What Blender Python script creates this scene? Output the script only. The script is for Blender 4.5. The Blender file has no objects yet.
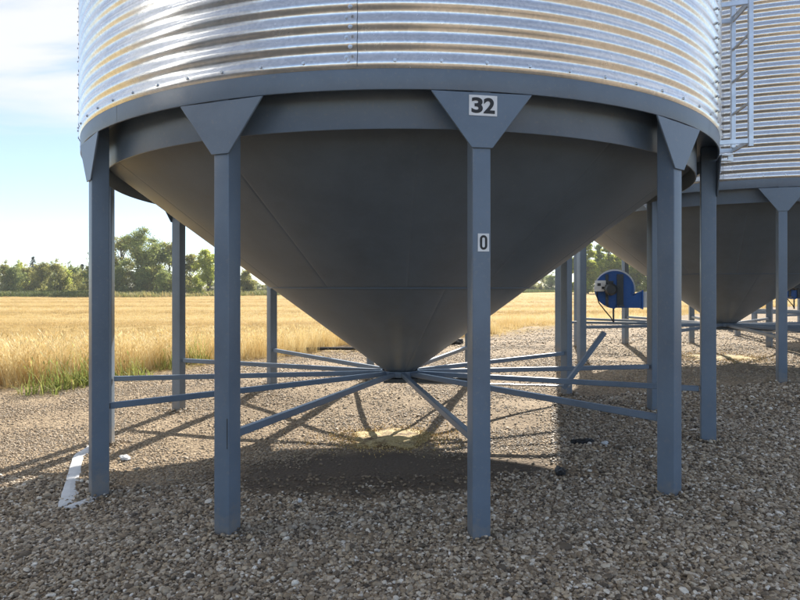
import bpy, bmesh, math, random
import numpy as np
from mathutils import Vector, Matrix, noise as mnoise

R_ = math.radians
sc = bpy.context.scene
COL = sc.collection

# ---------------------------------------------------------------- camera
cam_d = bpy.data.cameras.new('camera')
cam = bpy.data.objects.new('camera', cam_d)
COL.objects.link(cam)
cam.location = (0, 0, 1.6)
cam.rotation_euler = (R_(90), 0, R_(0.0))
cam_d.sensor_width = 36
cam_d.lens = 603 / 800 * 36
cam_d.shift_y = -13.5 / 800
cam_d.clip_start = 0.05
cam_d.clip_end = 3000
sc.camera = cam

# ---------------------------------------------------------------- sky and sun
SUN_AZ, SUN_EL = 14.0, 33.0
world = bpy.data.worlds.new('World')
sc.world = world
world.use_nodes = True
wt = world.node_tree
bg = wt.nodes['Background']
sky = wt.nodes.new('ShaderNodeTexSky')
sky.sky_type = 'NISHITA'
sky.sun_disc = False
sky.sun_elevation = R_(SUN_EL)
sky.sun_rotation = R_(SUN_AZ)
sky.altitude = 600
sky.air_density = 0.85
sky.dust_density = 0.1
sky.ozone_density = 2.0


def wn(t, **kw):
    n = wt.nodes.new(t)
    for k, v in kw.items():
        setattr(n, k, v)
    return n


# thin streaky cloud layer: the view direction is projected on a flat layer overhead
tc = wn('ShaderNodeTexCoord')
sep = wn('ShaderNodeSeparateXYZ')
wt.links.new(tc.outputs['Generated'], sep.inputs[0])
zc = wn('ShaderNodeMath', operation='MAXIMUM')
wt.links.new(sep.outputs['Z'], zc.inputs[0]); zc.inputs[1].default_value = 0.03
dx = wn('ShaderNodeMath', operation='DIVIDE'); dy = wn('ShaderNodeMath', operation='DIVIDE')
wt.links.new(sep.outputs['X'], dx.inputs[0]); wt.links.new(zc.outputs[0], dx.inputs[1])
wt.links.new(sep.outputs['Y'], dy.inputs[0]); wt.links.new(zc.outputs[0], dy.inputs[1])
cmb = wn('ShaderNodeCombineXYZ')
wt.links.new(dx.outputs[0], cmb.inputs[0]); wt.links.new(dy.outputs[0], cmb.inputs[1])
mp = wn('ShaderNodeMapping')
mp.inputs['Scale'].default_value = (0.22, 0.5, 1)
mp.inputs['Location'].default_value = (3.1, 0.4, 0)
mp.inputs['Rotation'].default_value = (0, 0, R_(12))
wt.links.new(cmb.outputs[0], mp.inputs[0])
nz = wn('ShaderNodeTexNoise')
nz.inputs['Scale'].default_value = 1.9; nz.inputs['Detail'].default_value = 9
nz.inputs['Roughness'].default_value = 0.55; nz.inputs['Distortion'].default_value = 0.6
wt.links.new(mp.outputs[0], nz.inputs['Vector'])
# the layer ends at about 11 degrees above the horizon
el = wn('ShaderNodeMapRange'); el.interpolation_type = 'SMOOTHSTEP'
el.inputs['From Min'].default_value = 0.175; el.inputs['From Max'].default_value = 0.26
wt.links.new(sep.outputs['Z'], el.inputs['Value'])
cr = wn('ShaderNodeMapRange'); cr.interpolation_type = 'SMOOTHSTEP'
cr.inputs['From Min'].default_value = 0.33; cr.inputs['From Max'].default_value = 0.60
wt.links.new(nz.outputs['Fac'], cr.inputs['Value'])
mm = wn('ShaderNodeMath', operation='MULTIPLY')
wt.links.new(el.outputs[0], mm.inputs[0]); wt.links.new(cr.outputs[0], mm.inputs[1])
side = wn('ShaderNodeMapRange'); side.interpolation_type = 'SMOOTHSTEP'
side.inputs['From Min'].default_value = -0.35; side.inputs['From Max'].default_value = 0.45
side.inputs['To Min'].default_value = 0.22; side.inputs['To Max'].default_value = 0.95  # unseen cloud behind the camera, put in as neutral fill for the shade
wt.links.new(sep.outputs['Y'], side.inputs['Value'])
m2 = wn('ShaderNodeMath', operation='MULTIPLY')
wt.links.new(mm.outputs[0], m2.inputs[0]); wt.links.new(side.outputs[0], m2.inputs[1])
# a thin even veil of high cloud over the whole sky
veil = wn('ShaderNodeMath', operation='MAXIMUM'); veil.inputs[1].default_value = 0.2
wt.links.new(m2.outputs[0], veil.inputs[0])
m2 = veil
mix = wn('ShaderNodeMix'); mix.data_type = 'RGBA'
mix.inputs['B'].default_value = (4.75, 4.8, 4.9, 1)
wt.links.new(m2.outputs[0], mix.inputs['Factor'])
wt.links.new(sky.outputs[0], mix.inputs['A'])
wt.links.new(mix.outputs['Result'], bg.inputs['Color'])
bg.inputs['Strength'].default_value = 0.093

sun_d = bpy.data.lights.new('sun', 'SUN')
sun_d.energy = 4.6
sun_d.angle = R_(0.53)
sun_d.color = (1.0, 0.93, 0.82)
sun = bpy.data.objects.new('sun', sun_d)
COL.objects.link(sun)
sv = Vector((math.sin(R_(SUN_AZ)) * math.cos(R_(SUN_EL)), math.cos(R_(SUN_AZ)) * math.cos(R_(SUN_EL)), math.sin(R_(SUN_EL))))
sun.rotation_euler = sv.to_track_quat('Z', 'Y').to_euler()
sun.location = sv * 80

sc.view_settings.view_transform = 'Standard'
sc.view_settings.look = 'None'
sc.view_settings.gamma = 1
sc.view_settings.exposure = 1.2

# ---------------------------------------------------------------- helpers


def tag(o, label=None, cat=None, group=None, kind=None):
    if label: o['label'] = label
    if cat: o['category'] = cat
    if group: o['group'] = group
    if kind: o['kind'] = kind
    return o


def empty(name, loc=(0, 0, 0), rz=0.0, parent=None):
    o = bpy.data.objects.new(name, None)
    COL.objects.link(o)
    o.location = loc
    o.rotation_euler = (0, 0, rz)
    o.empty_display_size = 0.3
    if parent: o.parent = parent
    return o


def link(name, me, parent=None, loc=None, rz=None):
    o = bpy.data.objects.new(name, me)
    COL.objects.link(o)
    if parent: o.parent = parent
    if loc is not None: o.location = loc
    if rz is not None: o.rotation_euler = (0, 0, rz)
    return o


class MB:
    """collects simple shapes into one mesh"""

    def __init__(self):
        self.v = []; self.f = []; self.sm = []

    def add(self, vs, fs, smooth=False):
        b = len(self.v)
        self.v += [tuple(p) for p in vs]
        self.f += [tuple(i + b for i in f) for f in fs]
        self.sm += [smooth] * len(fs)

    def box(self, c, s, M=None):
        vs = [Vector((c[0] + sx * s[0] / 2, c[1] + sy * s[1] / 2, c[2] + sz * s[2] / 2))
              for sx in (-1, 1) for sy in (-1, 1) for sz in (-1, 1)]
        if M is not None: vs = [M @ v for v in vs]
        self.add(vs, [(0, 1, 3, 2), (4, 6, 7, 5), (0, 4, 5, 1), (2, 3, 7, 6), (0, 2, 6, 4), (1, 5, 7, 3)])

    def bar(self, a, b, w, h, up=(0, 0, 1)):
        a, b = Vector(a), Vector(b)
        d = (b - a).normalized()
        s = d.cross(Vector(up)).normalized()
        u = s.cross(d)
        vs = [p + s * (i * w / 2) + u * (j * h / 2) for p in (a, b) for i, j in ((-1, -1), (1, -1), (1, 1), (-1, 1))]
        self.add(vs, [(3, 2, 1, 0), (4, 5, 6, 7), (0, 1, 5, 4), (1, 2, 6, 5), (2, 3, 7, 6), (3, 0, 4, 7)])

    def tube(self, pts, rad, n=8, cap=True):
        pts = [Vector(p) for p in pts]
        if not hasattr(rad, '__len__'): rad = [rad] * len(pts)
        vs = []; fs = []
        ref = Vector((0.31, 0.17, 0.93)).normalized()
        for i, p in enumerate(pts):
            d = (pts[min(i + 1, len(pts) - 1)] - pts[max(i - 1, 0)]).normalized()
            s = d.cross(ref)
            if s.length < 1e-3: s = d.cross(Vector((1, 0, 0)))
            s.normalize(); u = s.cross(d)
            for k in range(n):
                a = 2 * math.pi * k / n
                vs.append(p + (s * math.cos(a) + u * math.sin(a)) * rad[i])
        for i in range(len(pts) - 1):
            for k in range(n):
                fs.append((i * n + k, i * n + (k + 1) % n, (i + 1) * n + (k + 1) % n, (i + 1) * n + k))
        self.add(vs, fs, True)
        if cap:
            b = len(self.v) - len(vs)
            self.f.append(tuple(b + k for k in range(n))[::-1]); self.sm.append(False)
            self.f.append(tuple(b + (len(pts) - 1) * n + k for k in range(n))); self.sm.append(False)

    def revolve(self, prof, a0, a1, n, smooth=True):
        """open or closed (r, z) profile swept from angle a0 to a1 about z; angle 0 looks at -y"""
        m = len(prof); vs = []; fs = []
        full = abs(a1 - a0 - 2 * math.pi) < 1e-6
        cols = n if full else n + 1
        for i in range(cols):
            a = a0 + (a1 - a0) * i / n
            for r, z in prof: vs.append((r * math.sin(a), -r * math.cos(a), z))
        for i in range(n):
            j = (i + 1) % cols
            for k in range(m - 1):
                fs.append((i * m + k, j * m + k, j * m + k + 1, i * m + k + 1))
        self.add(vs, fs, smooth)

    def mesh(self, name, mat, bevel=0, segs=2, sharp=35):
        me = bpy.data.meshes.new(name)
        me.from_pydata(self.v, [], self.f)
        me.polygons.foreach_set('use_smooth', self.sm)
        bm = bmesh.new(); bm.from_mesh(me)
        bmesh.ops.recalc_face_normals(bm, faces=bm.faces)
        if bevel:
            es = [e for e in bm.edges if len(e.link_faces) == 2 and e.calc_face_angle(0) > R_(40)]
            bmesh.ops.bevel(bm, geom=es, offset=bevel, segments=segs, affect='EDGES', profile=0.6)
            for f in bm.faces: f.smooth = True
        bm.to_mesh(me); bm.free()
        if any(self.sm) or bevel:
            me.set_sharp_from_angle(angle=R_(sharp))
        me.materials.append(mat)
        return me

    def build(self, name, mat, parent=None, **kw):
        return link(name, self.mesh(name, mat, **kw), parent)


def polar(r, a, z=0.0):
    return Vector((r * math.sin(a), -r * math.cos(a), z))


def children(o):
    return CH.get(o.name, [])


CH = {}


def index_children():
    CH.clear()
    for o in COL.objects:
        if o.parent: CH.setdefault(o.parent.name, []).append(o)


def copy_tree(o, parent=None, skip=()):
    c = o.copy(); COL.objects.link(c)
    if parent: c.parent = parent
    for ch in children(o):
        if ch.name.split('.')[0] not in skip: copy_tree(ch, c, skip)
    return c


# ---------------------------------------------------------------- materials
def new_mat(name):
    m = bpy.data.materials.new(name); m.use_nodes = True
    nt = m.node_tree
    return m, nt, nt.nodes['Principled BSDF']


def nd(nt, t, ins=None, **kw):
    n = nt.nodes.new(t)
    for k, v in kw.items(): setattr(n, k, v)
    for k, v in (ins or {}).items():
        if isinstance(v, bpy.types.NodeSocket): nt.links.new(v, n.inputs[k])
        else: n.inputs[k].default_value = v
    return n


def ramp(nt, fac, stops, interp='LINEAR'):
    n = nt.nodes.new('ShaderNodeValToRGB')
    n.color_ramp.interpolation = interp
    while len(n.color_ramp.elements) > 1: n.color_ramp.elements.remove(n.color_ramp.elements[-1])
    for i, (p, c) in enumerate(stops):
        e = n.color_ramp.elements[0] if i == 0 else n.color_ramp.elements.new(p)
        e.position = p; e.color = (*c, 1) if len(c) == 3 else c
    nt.links.new(fac, n.inputs[0])
    return n.outputs[0]


def tint(c, k): return tuple(x * k for x in c)


def paint(name, col, rough=0.42, dust=0.25, spec=0.5, bump=0.04, splash=False):
    m, nt, b = new_mat(name)
    t = nd(nt, 'ShaderNodeTexCoord')
    n1 = nd(nt, 'ShaderNodeTexNoise', {'Vector': t.outputs['Object'], 'Scale': 2.2, 'Detail': 6.0, 'Roughness': 0.65})
    n2 = nd(nt, 'ShaderNodeTexNoise', {'Vector': t.outputs['Object'], 'Scale': 45.0, 'Detail': 4.0})
    base = ramp(nt, n1.outputs['Fac'], [(0.25, tint(col, 0.80)), (0.5, col), (0.8, tint(col, 1.18))])
    fleck = ramp(nt, n2.outputs['Fac'], [(0.58, (0, 0, 0)), (0.75, (1, 1, 1))])
    fk = nd(nt, 'ShaderNodeMath', {0: fleck, 1: dust}, operation='MULTIPLY')
    mx = nd(nt, 'ShaderNodeMix', {'Factor': fk.outputs[0], 'A': base, 'B': (0.33, 0.30, 0.26, 1)}, data_type='RGBA')
    sz_ = nd(nt, 'ShaderNodeSeparateXYZ', {0: t.outputs['Object']})
    n3 = nd(nt, 'ShaderNodeTexNoise', {'Vector': t.outputs['Object'], 'Scale': 16.0, 'Detail': 8.0, 'Roughness': 0.75})
    hh = nd(nt, 'ShaderNodeMapRange', {'Value': sz_.outputs[2], 'From Min': 0.0, 'From Max': 0.42, 'To Min': 0.30, 'To Max': -0.25})
    sp_ = nd(nt, 'ShaderNodeMath', {0: n3.outputs['Fac'], 1: hh.outputs[0]}, operation='ADD')
    sp2 = nd(nt, 'ShaderNodeMapRange', {'Value': sp_.outputs[0], 'From Min': 0.52, 'From Max': 0.80, 'To Max': 0.55})
    mx2 = nd(nt, 'ShaderNodeMix', {'Factor': sp2.outputs[0], 'A': mx.outputs['Result'], 'B': (0.30, 0.26, 0.21, 1)}, data_type='RGBA')
    nt.links.new((mx2 if splash else mx).outputs['Result'], b.inputs['Base Color'])
    rr = nd(nt, 'ShaderNodeMapRange', {'Value': n1.outputs['Fac'], 'To Min': rough - 0.08, 'To Max': rough + 0.12})
    nt.links.new(rr.outputs[0], b.inputs['Roughness'])
    b.inputs['Specular IOR Level'].default_value = spec
    if bump:
        bp = nd(nt, 'ShaderNodeBump', {'Height': n2.outputs['Fac'], 'Strength': bump, 'Distance': 0.01})
        nt.links.new(bp.outputs[0], b.inputs['Normal'])
    return m


def flat(name, col, rough=0.6, metal=0.0, spec=0.5):
    m, nt, b = new_mat(name)
    t = nd(nt, 'ShaderNodeTexCoord')
    n1 = nd(nt, 'ShaderNodeTexNoise', {'Vector': t.outputs['Object'], 'Scale': 9.0, 'Detail': 5.0})
    c = ramp(nt, n1.outputs['Fac'], [(0.3, tint(col, 0.85)), (0.7, tint(col, 1.1))])
    nt.links.new(c, b.inputs['Base Color'])
    b.inputs['Roughness'].default_value = rough
    b.inputs['Metallic'].default_value = metal
    b.inputs['Specular IOR Level'].default_value = spec
    return m


M_PAINT = paint('slate_paint', (0.145, 0.192, 0.255), 0.34, splash=True)
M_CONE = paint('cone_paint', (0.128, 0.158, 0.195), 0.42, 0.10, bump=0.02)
M_BLUE = paint('fan_blue', (0.010, 0.085, 0.33), 0.4, 0.15)
M_MOTOR = flat('motor_grey', (0.035, 0.04, 0.045), 0.5)
M_BLACK = flat('black_rubber', (0.012, 0.012, 0.013), 0.6)
M_WHITE = flat('white_plastic', (0.66, 0.67, 0.68), 0.55)
M_STICK = flat('white_sticker', (0.82, 0.83, 0.84), 0.45)
M_INK = flat('black_ink', (0.018, 0.018, 0.02), 0.5)
M_GREYBOX = flat('pale_grey_box', (0.72, 0.73, 0.74), 0.5)
M_GALVBAR = flat('galvanized_bar', (0.62, 0.65, 0.69), 0.34, 0.85)
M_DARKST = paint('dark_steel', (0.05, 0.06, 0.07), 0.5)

# corrugated galvanized sheet with a crystalline spangle
M_GALV, nt, b = new_mat('galvanized_sheet')
t = nd(nt, 'ShaderNodeTexCoord')
vor = nd(nt, 'ShaderNodeTexVoronoi', {'Vector': t.outputs['Object'], 'Scale': 62.0, 'Randomness': 1.0})
sepc = nd(nt, 'ShaderNodeSeparateColor', {0: vor.outputs['Color']})
big = nd(nt, 'ShaderNodeTexNoise', {'Vector': t.outputs['Object'], 'Scale': 5.0, 'Detail': 7.0, 'Roughness': 0.7})
fine = nd(nt, 'ShaderNodeTexNoise', {'Vector': t.outputs['Object'], 'Scale': 110.0, 'Detail': 3.0})
c1 = ramp(nt, sepc.outputs[0], [(0.0, (0.74, 0.76, 0.78)), (1.0, (0.88, 0.89, 0.90))])
c2 = ramp(nt, big.outputs['Fac'], [(0.3, (0.88, 0.88, 0.88)), (0.7, (1, 1, 1))])
mu = nd(nt, 'ShaderNodeMix', {'Factor': 1.0, 'A': c1, 'B': c2}, data_type='RGBA', blend_type='MULTIPLY')
nt.links.new(mu.outputs['Result'], b.inputs['Base Color'])
b.inputs['Metallic'].default_value = 0.92
s1 = nd(nt, 'ShaderNodeMath', {0: sepc.outputs[1], 1: 0.05}, operation='MULTIPLY')
s2 = nd(nt, 'ShaderNodeMath', {0: big.outputs['Fac'], 1: 0.16}, operation='MULTIPLY_ADD')
nt.links.new(s1.outputs[0], s2.inputs[2])
s3 = nd(nt, 'ShaderNodeMath', {0: s2.outputs[0], 1: 0.13}, operation='ADD')
nt.links.new(s3.outputs[0], b.inputs['Roughness'])
bp = nd(nt, 'ShaderNodeBump', {'Height': fine.outputs['Fac'], 'Strength': 0.05, 'Distance': 0.004})
bp2 = nd(nt, 'ShaderNodeBump', {'Height': sepc.outputs[2], 'Strength': 0.012, 'Distance': 0.004, 'Normal': bp.outputs[0]})
nt.links.new(bp2.outputs[0], b.inputs['Normal'])

# gravel yard: fine grit and dirt between the loose stones
M_YARD, nt, b = new_mat('gravel_dirt')
t = nd(nt, 'ShaderNodeTexCoord')
P = t.outputs['Object']
v1 = nd(nt, 'ShaderNodeTexVoronoi', {'Vector': P, 'Scale': 34.0})
v2 = nd(nt, 'ShaderNodeTexVoronoi', {'Vector': P, 'Scale': 85.0})
n1 = nd(nt, 'ShaderNodeTexNoise', {'Vector': P, 'Scale': 0.55, 'Detail': 6.0, 'Roughness': 0.6})
n2 = nd(nt, 'ShaderNodeTexNoise', {'Vector': P, 'Scale': 14.0, 'Detail': 6.0, 'Roughness': 0.7})
g1 = nd(nt, 'ShaderNodeSeparateColor', {0: v1.outputs['Color']})
g2 = nd(nt, 'ShaderNodeSeparateColor', {0: v2.outputs['Color']})
ca = ramp(nt, g1.outputs[0], [(0.0, (0.13, 0.098, 0.068)), (0.3, (0.28, 0.21, 0.14)), (0.7, (0.41, 0.32, 0.215)), (1.0, (0.56, 0.455, 0.325))])
cb = ramp(nt, g2.outputs[0], [(0.0, (0.14, 0.105, 0.072)), (0.6, (0.35, 0.27, 0.18)), (1.0, (0.54, 0.44, 0.31))])
mf = ramp(nt, n2.outputs['Fac'], [(0.42, (0, 0, 0)), (0.58, (1, 1, 1))])
mA = nd(nt, 'ShaderNodeMix', {'Factor': mf, 'A': ca, 'B': cb}, data_type='RGBA')
cv = ramp(nt, n1.outputs['Fac'], [(0.3, (0.68, 0.65, 0.62)), (0.7, (1.12, 1.1, 1.06))])
mB = nd(nt, 'ShaderNodeMix', {'Factor': 1.0, 'A': mA.outputs['Result'], 'B': cv}, data_type='RGBA', blend_type='MULTIPLY')
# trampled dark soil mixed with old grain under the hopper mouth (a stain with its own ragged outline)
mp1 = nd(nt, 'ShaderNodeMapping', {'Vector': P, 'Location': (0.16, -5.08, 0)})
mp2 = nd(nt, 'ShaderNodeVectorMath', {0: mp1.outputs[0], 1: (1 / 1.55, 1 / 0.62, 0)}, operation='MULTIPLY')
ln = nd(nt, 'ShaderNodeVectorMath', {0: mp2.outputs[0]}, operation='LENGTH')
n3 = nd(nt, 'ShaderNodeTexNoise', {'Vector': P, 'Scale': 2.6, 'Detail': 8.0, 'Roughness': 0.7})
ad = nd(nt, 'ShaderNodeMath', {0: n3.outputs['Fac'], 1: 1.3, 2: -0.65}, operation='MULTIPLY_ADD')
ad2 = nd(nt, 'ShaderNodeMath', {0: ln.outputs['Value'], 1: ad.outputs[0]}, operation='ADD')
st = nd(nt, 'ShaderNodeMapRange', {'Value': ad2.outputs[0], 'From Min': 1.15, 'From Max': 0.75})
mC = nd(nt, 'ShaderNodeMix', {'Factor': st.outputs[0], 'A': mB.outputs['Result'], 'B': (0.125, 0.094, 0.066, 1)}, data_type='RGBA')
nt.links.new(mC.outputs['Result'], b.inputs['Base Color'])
b.inputs['Roughness'].default_value = 0.9
b.inputs['Specular IOR Level'].default_value = 0.25
hb = nd(nt, 'ShaderNodeMath', {0: v1.outputs['Distance'], 1: -1.0}, operation='MULTIPLY')
bp = nd(nt, 'ShaderNodeBump', {'Height': hb.outputs[0], 'Strength': 0.9, 'Distance': 0.02})
bp2 = nd(nt, 'ShaderNodeBump', {'Height': n2.outputs['Fac'], 'Strength': 0.6, 'Distance': 0.03, 'Normal': bp.outputs[0]})
nt.links.new(bp2.outputs[0], b.inputs['Normal'])


def inst_mat(name, stops, rough=0.7, transl=None, interp='LINEAR', spec=0.3):
    """colour picked by the 'tone' value that every scattered piece carries"""
    m, nt, b = new_mat(name)
    a = nd(nt, 'ShaderNodeAttribute', attribute_name='tone', attribute_type='INSTANCER')
    c = ramp(nt, a.outputs['Fac'], stops, interp)
    nt.links.new(c, b.inputs['Base Color'])
    b.inputs['Roughness'].default_value = rough
    b.inputs['Specular IOR Level'].default_value = spec
    if transl:
        tr = nd(nt, 'ShaderNodeBsdfTranslucent', {'Color': c})
        ms = nd(nt, 'ShaderNodeMixShader', {0: transl, 1: b.outputs[0], 2: tr.outputs[0]})
        nt.links.new(ms.outputs[0], nt.nodes['Material Output'].inputs[0])
    return m


M_STONE = inst_mat('loose_stone', [(0.0, (0.085, 0.068, 0.052)), (0.15, (0.19, 0.145, 0.10)), (0.35, (0.34, 0.255, 0.165)),
                                   (0.5, (0.36, 0.305, 0.235)), (0.65, (0.50, 0.385, 0.255)), (0.85, (0.62, 0.53, 0.41)), (1.0, (0.86, 0.80, 0.70))], 0.6)
# grain inside each stone
nt = M_STONE.node_tree; b = nt.nodes['Principled BSDF']
src = b.inputs['Base Color'].links[0].from_socket
t = nd(nt, 'ShaderNodeTexCoord')
n1 = nd(nt, 'ShaderNodeTexNoise', {'Vector': t.outputs['Object'], 'Scale': 2.0, 'Detail': 5.0})
cv = ramp(nt, n1.outputs['Fac'], [(0.3, (0.72, 0.72, 0.72)), (0.7, (1.15, 1.15, 1.15))])
mu = nd(nt, 'ShaderNodeMix', {'Factor': 1.0, 'A': src, 'B': cv}, data_type='RGBA', blend_type='MULTIPLY')
nt.links.new(mu.outputs['Result'], b.inputs['Base Color'])

M_STRAW = inst_mat('dry_straw', [(0.0, (0.36, 0.27, 0.12)), (0.35, (0.56, 0.40, 0.165)), (0.7, (0.70, 0.54, 0.255)), (1.0, (0.80, 0.69, 0.41))], 0.6, 0.35)

M_VGRASS = inst_mat('verge_straw_green', [(0.0, (0.10, 0.13, 0.03)), (0.4, (0.22, 0.24, 0.06)), (0.7, (0.40, 0.36, 0.13)), (1.0, (0.62, 0.48, 0.22))], 0.6, 0.4)


def leaf_mat(name, stops, transl=0.4, rough=0.55, scale=1.2):
    m, nt, b = new_mat(name)
    g = nd(nt, 'ShaderNodeNewGeometry')
    t = nd(nt, 'ShaderNodeTexCoord')
    n1 = nd(nt, 'ShaderNodeTexNoise', {'Vector': t.outputs['Object'], 'Scale': scale, 'Detail': 2.0})
    f = nd(nt, 'ShaderNodeMix', {'Factor': 0.5, 'A': g.outputs['Random Per Island'], 'B': n1.outputs['Fac']}, data_type='FLOAT')
    c = ramp(nt, f.outputs['Result'], stops)
    nt.links.new(c, b.inputs['Base Color'])
    b.inputs['Roughness'].default_value = rough
    b.inputs['Specular IOR Level'].default_value = 0.25
    tr = nd(nt, 'ShaderNodeBsdfTranslucent', {'Color': c})
    ms = nd(nt, 'ShaderNodeMixShader', {0: transl, 1: b.outputs[0], 2: tr.outputs[0]})
    nt.links.new(ms.outputs[0], nt.nodes['Material Output'].inputs[0])
    return m


M_LEAF = leaf_mat('leaf_green', [(0.2, (0.15, 0.20, 0.07)), (0.5, (0.30, 0.36, 0.13)), (0.75, (0.46, 0.48, 0.17)), (0.95, (0.58, 0.53, 0.20))], 0.55)
M_LEAF2 = leaf_mat('leaf_olive', [(0.2, (0.18, 0.20, 0.07)), (0.5, (0.36, 0.36, 0.12)), (0.8, (0.54, 0.48, 0.17)), (0.95, (0.60, 0.46, 0.18))], 0.55)
M_LEAF3 = leaf_mat('leaf_autumn_yellow', [(0.2, (0.28, 0.36, 0.07)), (0.5, (0.50, 0.55, 0.12)), (0.8, (0.66, 0.63, 0.16)), (0.95, (0.78, 0.66, 0.18))], 0.72)
M_NEEDLE = leaf_mat('spruce_needle', [(0.2, (0.018, 0.035, 0.022)), (0.6, (0.04, 0.065, 0.04)), (0.95, (0.07, 0.095, 0.055))], 0.15)
M_WEED = leaf_mat('weed_green', [(0.15, (0.13, 0.18, 0.04)), (0.5, (0.25, 0.30, 0.08)), (0.8, (0.45, 0.44, 0.15)), (1.0, (0.65, 0.55, 0.26))], 0.5, scale=4.0)
M_BARK = flat('bark', (0.10, 0.08, 0.06), 0.9)
M_POLE = flat('pole_wood', (0.16, 0.13, 0.11), 0.9)

M_FIELD, nt, b = new_mat('cut_stubble')
t = nd(nt, 'ShaderNodeTexCoord')
P = t.outputs['Object']
mpf = nd(nt, 'ShaderNodeMapping', {'Vector': P, 'Rotation': (0, 0, R_(8)), 'Scale': (0.012, 0.16, 1)})
rows = nd(nt, 'ShaderNodeTexNoise', {'Vector': mpf.outputs[0], 'Scale': 3.0, 'Detail': 6.0, 'Roughness': 0.65})
fn = nd(nt, 'ShaderNodeTexNoise', {'Vector': P, 'Scale': 6.0, 'Detail': 8.0, 'Roughness': 0.75})
ca = ramp(nt, rows.outputs['Fac'], [(0.3, (0.46, 0.305, 0.11)), (0.5, (0.60, 0.43, 0.17)), (0.7, (0.72, 0.57, 0.27))])
cb = ramp(nt, fn.outputs['Fac'], [(0.3, (0.62, 0.58, 0.5)), (0.65, (1.1, 1.08, 1.05))])
mu = nd(nt, 'ShaderNodeMix', {'Factor': 1.0, 'A': ca, 'B': cb}, data_type='RGBA', blend_type='MULTIPLY')
nt.links.new(mu.outputs['Result'], b.inputs['Base Color'])
b.inputs['Roughness'].default_value = 0.9
b.inputs['Specular IOR Level'].default_value = 0.1
bp = nd(nt, 'ShaderNodeBump', {'Height': fn.outputs['Fac'], 'Strength': 0.8, 'Distance': 0.2})
nt.links.new(bp.outputs[0], b.inputs['Normal'])

M_VERGE, nt, b = new_mat('rough_grass_verge')
t = nd(nt, 'ShaderNodeTexCoord')
fn = nd(nt, 'ShaderNodeTexNoise', {'Vector': t.outputs['Object'], 'Scale': 0.8, 'Detail': 9.0, 'Roughness': 0.75})
ca = ramp(nt, fn.outputs['Fac'], [(0.3, (0.10, 0.11, 0.03)), (0.5, (0.22, 0.21, 0.06)), (0.7, (0.42, 0.34, 0.13))])
nt.links.new(ca, b.inputs['Base Color'])
b.inputs['Roughness'].default_value = 0.95

M_GRAIN, nt, b = new_mat('spilled_grain')
t = nd(nt, 'ShaderNodeTexCoord')
v1 = nd(nt, 'ShaderNodeTexVoronoi', {'Vector': t.outputs['Object'], 'Scale': 120.0})
g1 = nd(nt, 'ShaderNodeSeparateColor', {0: v1.outputs['Color']})
ca = ramp(nt, g1.outputs[0], [(0.0, (0.38, 0.27, 0.10)), (0.6, (0.60, 0.46, 0.2)), (1.0, (0.74, 0.62, 0.33))])
n4 = nd(nt, 'ShaderNodeTexNoise', {'Vector': t.outputs['Object'], 'Scale': 3.4, 'Detail': 7.0, 'Roughness': 0.7})
rot_ = ramp(nt, n4.outputs['Fac'], [(0.42, (0.30, 0.22, 0.15)), (0.52, (1, 1, 1))])
mg = nd(nt, 'ShaderNodeMix', {'Factor': 1.0, 'A': ca, 'B': rot_}, data_type='RGBA', blend_type='MULTIPLY')
ca = mg.outputs['Result']
nt.links.new(ca, b.inputs['Base Color'])
b.inputs['Roughness'].default_value = 0.8
bp = nd(nt, 'ShaderNodeBump', {'Height': v1.outputs['Distance'], 'Strength': 0.7, 'Distance': 0.01})
nt.links.new(bp.outputs[0], b.inputs['Normal'])

# ---------------------------------------------------------------- ground
BIN_R = 3.158
BIN1 = (0.0, 6.738, 0.0); ROT1 = R_(9.0)
BIN2 = (6.21, 11.525, 0.23); ROT2 = R_(-15.08)
BIN3 = (12.42, 16.31, 0.23); ROT3 = R_(-8.0)

ctrl = []
for k, z in {0: .07, 1: .104, 2: .158, 3: .113, 4: 0.02, 5: .05, 6: .09, 7: .113, 8: -.02, 9: -.045, 10: -.06, 11: .02}.items():
    p = polar(BIN_R - .06, ROT1 + R_(30) * k)
    ctrl.append((p.x, p.y + BIN1[1], z))
for k in range(12):
    for bb, rr in ((BIN2, ROT2), (BIN3, ROT3)):
        p = polar(BIN_R - .06, rr + R_(30) * k)
        ctrl.append((p.x + bb[0], p.y + bb[1], .23))
ctrl += [(0, 6.7, .03), (0, 3, .03), (3, 3, .07), (-3, 3, -.03), (-6, 6, -.05), (-6.2, 9.4, 0), (-9, 6, -.03), (-2, 13, .05), (3, 18, .12), (5, 5, .16), (8, 7, .2)]
CT = np.array(ctrl)


def height(x, y):
    x = np.asarray(x, float); y = np.asarray(y, float)
    sh = x.shape; x = x.ravel(); y = y.ravel()
    out = np.empty_like(x)
    for i in range(0, len(x), 20000):
        d2 = (x[i:i + 20000, None] - CT[None, :, 0]) ** 2 + (y[i:i + 20000, None] - CT[None, :, 1]) ** 2
        w = 1 / (d2 + 0.25) ** 1.6
        out[i:i + 20000] = (w * CT[None, :, 2]).sum(1) / w.sum(1)
    rr = np.hypot(x - 3, y - 9)
    k = np.clip((rr - 14) / 30, 0, 1); k = k * k * (3 - 2 * k)
    far = 0.10 * np.ones_like(x)
    out = out * (1 - k) + far * k
    out += 0.012 * np.sin(x * 2.1 + 0.6 * np.sin(y * 1.3)) * np.cos(y * 1.7 + 1.1) * (1 - k)
    return out.reshape(sh)


def H1(x, y): return float(height(np.array([x]), np.array([y]))[0])


def edge_s(x, y):
    """distance beyond the line where the yard ends and the field begins"""
    x = np.asarray(x, float); y = np.asarray(y, float)
    wob = 0.35 * np.sin(x * 0.9) + 0.22 * np.sin(x * 2.3 + 1) + 0.12 * np.sin(x * 5.1)
    return (-(x + 6.2) + (y - 9.4)) / math.sqrt(2) + wob


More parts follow.
